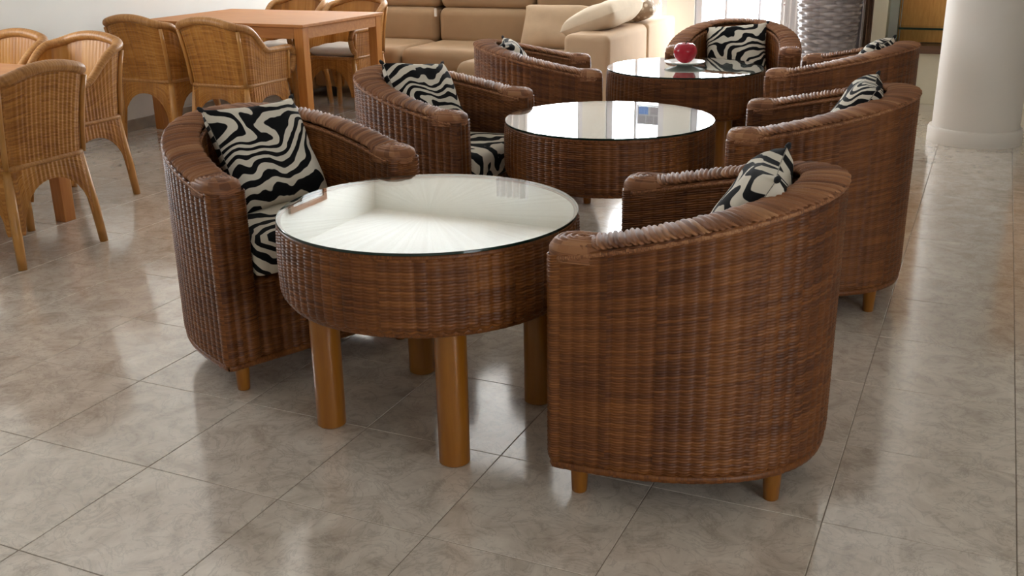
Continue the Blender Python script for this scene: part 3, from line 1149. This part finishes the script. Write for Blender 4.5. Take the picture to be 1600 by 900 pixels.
def throw(loc, rot, sx, sy, th, mat, lab):
    o = link('throw_pillow', pillow_mesh('throw_pillow', sx, sy, th, mat, 24, .42, .05))
    o.location = loc
    o.rotation_euler = [math.radians(a) for a in rot]
    tag(o, lab, 'pillow', 'pillows on the tan sofa')
throw((-3.27, 8.07, .60), (56, 0, 6), .56, .42, .22, 'pillow_tan', 'plain beige pillow leaning in the corner of the tan sofa')
throw((-2.76, 7.80, .735), (3, -20, -4), .46, .66, .20, 'pillow', 'plain pale pillow slumped over the tan sofa arm')
throw((-2.70, 8.42, .765), (12, -12, 4), .40, .50, .18, 'patterned', 'scroll patterned pillow on the far end of the sofa arm')

# ------------------------------------------------------------------ planter, curtains, cabinet at the back
pl = empty('planter', (-1.20, 8.72, 0))
nu = 18 * 8
th = np.arange(nu) / nu * 2 * PI
rn = 32
rows = np.arange(rn * 5 + 1) / 5.0
f = rows / rn
P = np.zeros((len(rows), nu, 3))
r = .165 + .075 * f
P[..., 0] = r[:, None] * np.cos(th)[None]
P[..., 1] = r[:, None] * np.sin(th)[None]
P[..., 2] = (f * .95)[:, None]
weave_grid('woven_body', P, np.arange(nu) / 8.0, rows, 'grey_wicker', pl, .011, .010, True, alt=True)
tt = np.linspace(0, 2 * PI, 120)
rope('rim', np.stack([.24 * np.cos(tt), .24 * np.sin(tt), np.full(120, .95)], -1), .016, .016, 'grey_wicker', pl, .05, 10, .15, .012, caps=False)
MB().lathe([(.225, .90), (.225, .905)], 40).build('soil', 'sofa_dark', pl)
tag(pl, 'tall grey woven planter beside the bright glazed door', 'planter')
for k in range(2):
    a = 3.0 + .75 * k
    st = empty('dried_flower', (-1.20 + .17 * math.cos(a), 8.72 + .17 * math.sin(a) - .1, .905))
    ex, ey = .20 * math.cos(a), .16 * math.sin(a)
    MB().tube([(0, 0, 0), (ex * .4, ey * .4, .14), (ex * .9, ey * .9, .10), (ex * 1.1, ey * 1.1, -.02)], .004, 6).build('stem', 'stem', st, smooth=True)
    fm = MB()
    for q in range(26):
        fx, fy, fz = ex * 1.08 + random.gauss(0, .022), ey * 1.08 + random.gauss(0, .022), -.03 + random.gauss(0, .03)
        fm.lathe([(.002, -.008), (.009, 0), (.002, .008)], 6, (fx, fy, fz))
    fm.build('flower_head', 'flower', st, smooth=True)
    tag(st, 'pale pink dried flower spray drooping over the ' + ('left side of the grey planter' if k == 0 else 'front of the grey planter'), 'flower', 'dried flower sprays in the planter')


def curtain(x0, x1, y, mat, folds, amp, lab, z0=.03, z1=2.45):
    n = folds * 14
    u = np.linspace(0, 1, n)
    zz = np.linspace(z0, z1, 12)
    X = x0 + (x1 - x0) * u
    V = []
    for k, z in enumerate(zz):
        sway = .012 * math.sin(z * 2.1)
        V.append(np.stack([X + sway, y + amp * np.sin(2 * PI * folds * u) * (1 - .2 * k / 12), np.full(n, z)], -1))
    V = np.array(V)
    V2 = V + [0, .004, 0]
    m = len(zz)
    i, j = np.meshgrid(np.arange(m - 1), np.arange(n - 1), indexing='ij')
    f = np.stack([i * n + j, i * n + j + 1, (i + 1) * n + j + 1, (i + 1) * n + j], -1).reshape(-1, 4)
    F = np.concatenate([f, f[:, ::-1] + m * n])
    o = link('curtain', mesh_from('curtain', np.concatenate([V.reshape(-1, 3), V2.reshape(-1, 3)]), F, mat))
    tag(o, lab, 'curtain')


curtain(-1.66, -1.46, 9.10, 'curtain', 4, .025, 'white curtain gathered at the right of the bright glazed door')
curtain(-1.12, -.985, 9.08, 'curtain_grey', 3, .03, 'grey curtain hanging behind the tall grey planter')
curtain(-.985, -.912, 9.10, 'curtain_brown', 2, .025, 'narrow brown curtain next to the cream cabinet')
curtain(-4.30, -3.95, 9.09, 'curtain', 5, .03, 'white curtain hanging behind the sofa')

cb = empty('display_cabinet', (-.1, 9.0, 0))
def cp(nm, x0, x1, y0, y1, z0, z1, mat, b=.003):
    return MB().box(x0 + .1, x1 + .1, y0 - 9.0, y1 - 9.0, z0, z1, b).build(nm, mat, cb)
cp('side_post', -.895, -.785, 8.98, 9.17, 0, 2.0, 'cream')
cp('plinth', -.775, .70, 9.00, 9.17, 0, .40, 'cream')
cp('bottom_shelf', -.785, .72, 8.93, 9.17, .405, .465, 'brownwood')
cp('back_panel', -.69, .70, 9.14, 9.165, .47, 2.0, 'bamboo')
cp('side_glass', -.70, -.694, 8.95, 9.135, .47, 2.0, 'cabglass', 0)
cp('glass_shelf', -.69, .70, 8.93, 9.135, .590, .602, 'cabglass', 0)
cp('shelf_edge', -.69, .70, 8.924, 8.929, .588, .604, 'glassedge', 0)
cp('top', -.895, .72, 8.93, 9.17, 2.005, 2.06, 'cream')
tag(cb, 'cream display cabinet with bamboo back and glass shelf behind the column', 'cabinet')

# picture and notice that show mirrored in the table glass
pf = empty('picture', (XL, 7.98, 2.12))
MB().box(.001, .03, -.30, -.25, -.30, .30).build('frame_side', 'picwood', pf)
MB().box(.001, .03, .25, .30, -.30, .30).build('frame_side', 'picwood', pf)
MB().box(.001, .03, -.25, .25, .25, .30).build('frame_rail', 'picwood', pf)
MB().box(.001, .03, -.25, .25, -.30, -.25).build('frame_rail', 'picwood', pf)
MB().box(.001, .015, -.25, .25, -.25, .25).build('print', 'paper', pf)
tag(pf, 'brown framed picture on the left wall, seen mirrored in the near table', 'picture')
nt = empty('notice', (-2.80, YB + .054, 1.58))
MB().box(-.125, .125, 0, .003, -.09, .09).build('sheet', 'notice', nt)
MB().box(-.11, -.02, -.002, -.0003, -.075, -.005).build('blue_panel', 'blue', nt)
for k in range(3):
    MB().box(-.11 + k * .075, -.045 + k * .075, -.002, -.0003, .01, .08).build('grey_panel', 'greyprint', nt)
MB().box(.0, .10, -.002, -.0003, -.075, -.005).build('grey_panel', 'greyprint', nt)
tag(nt, 'printed notice with a blue panel stuck on the narrow glazed door', 'notice')
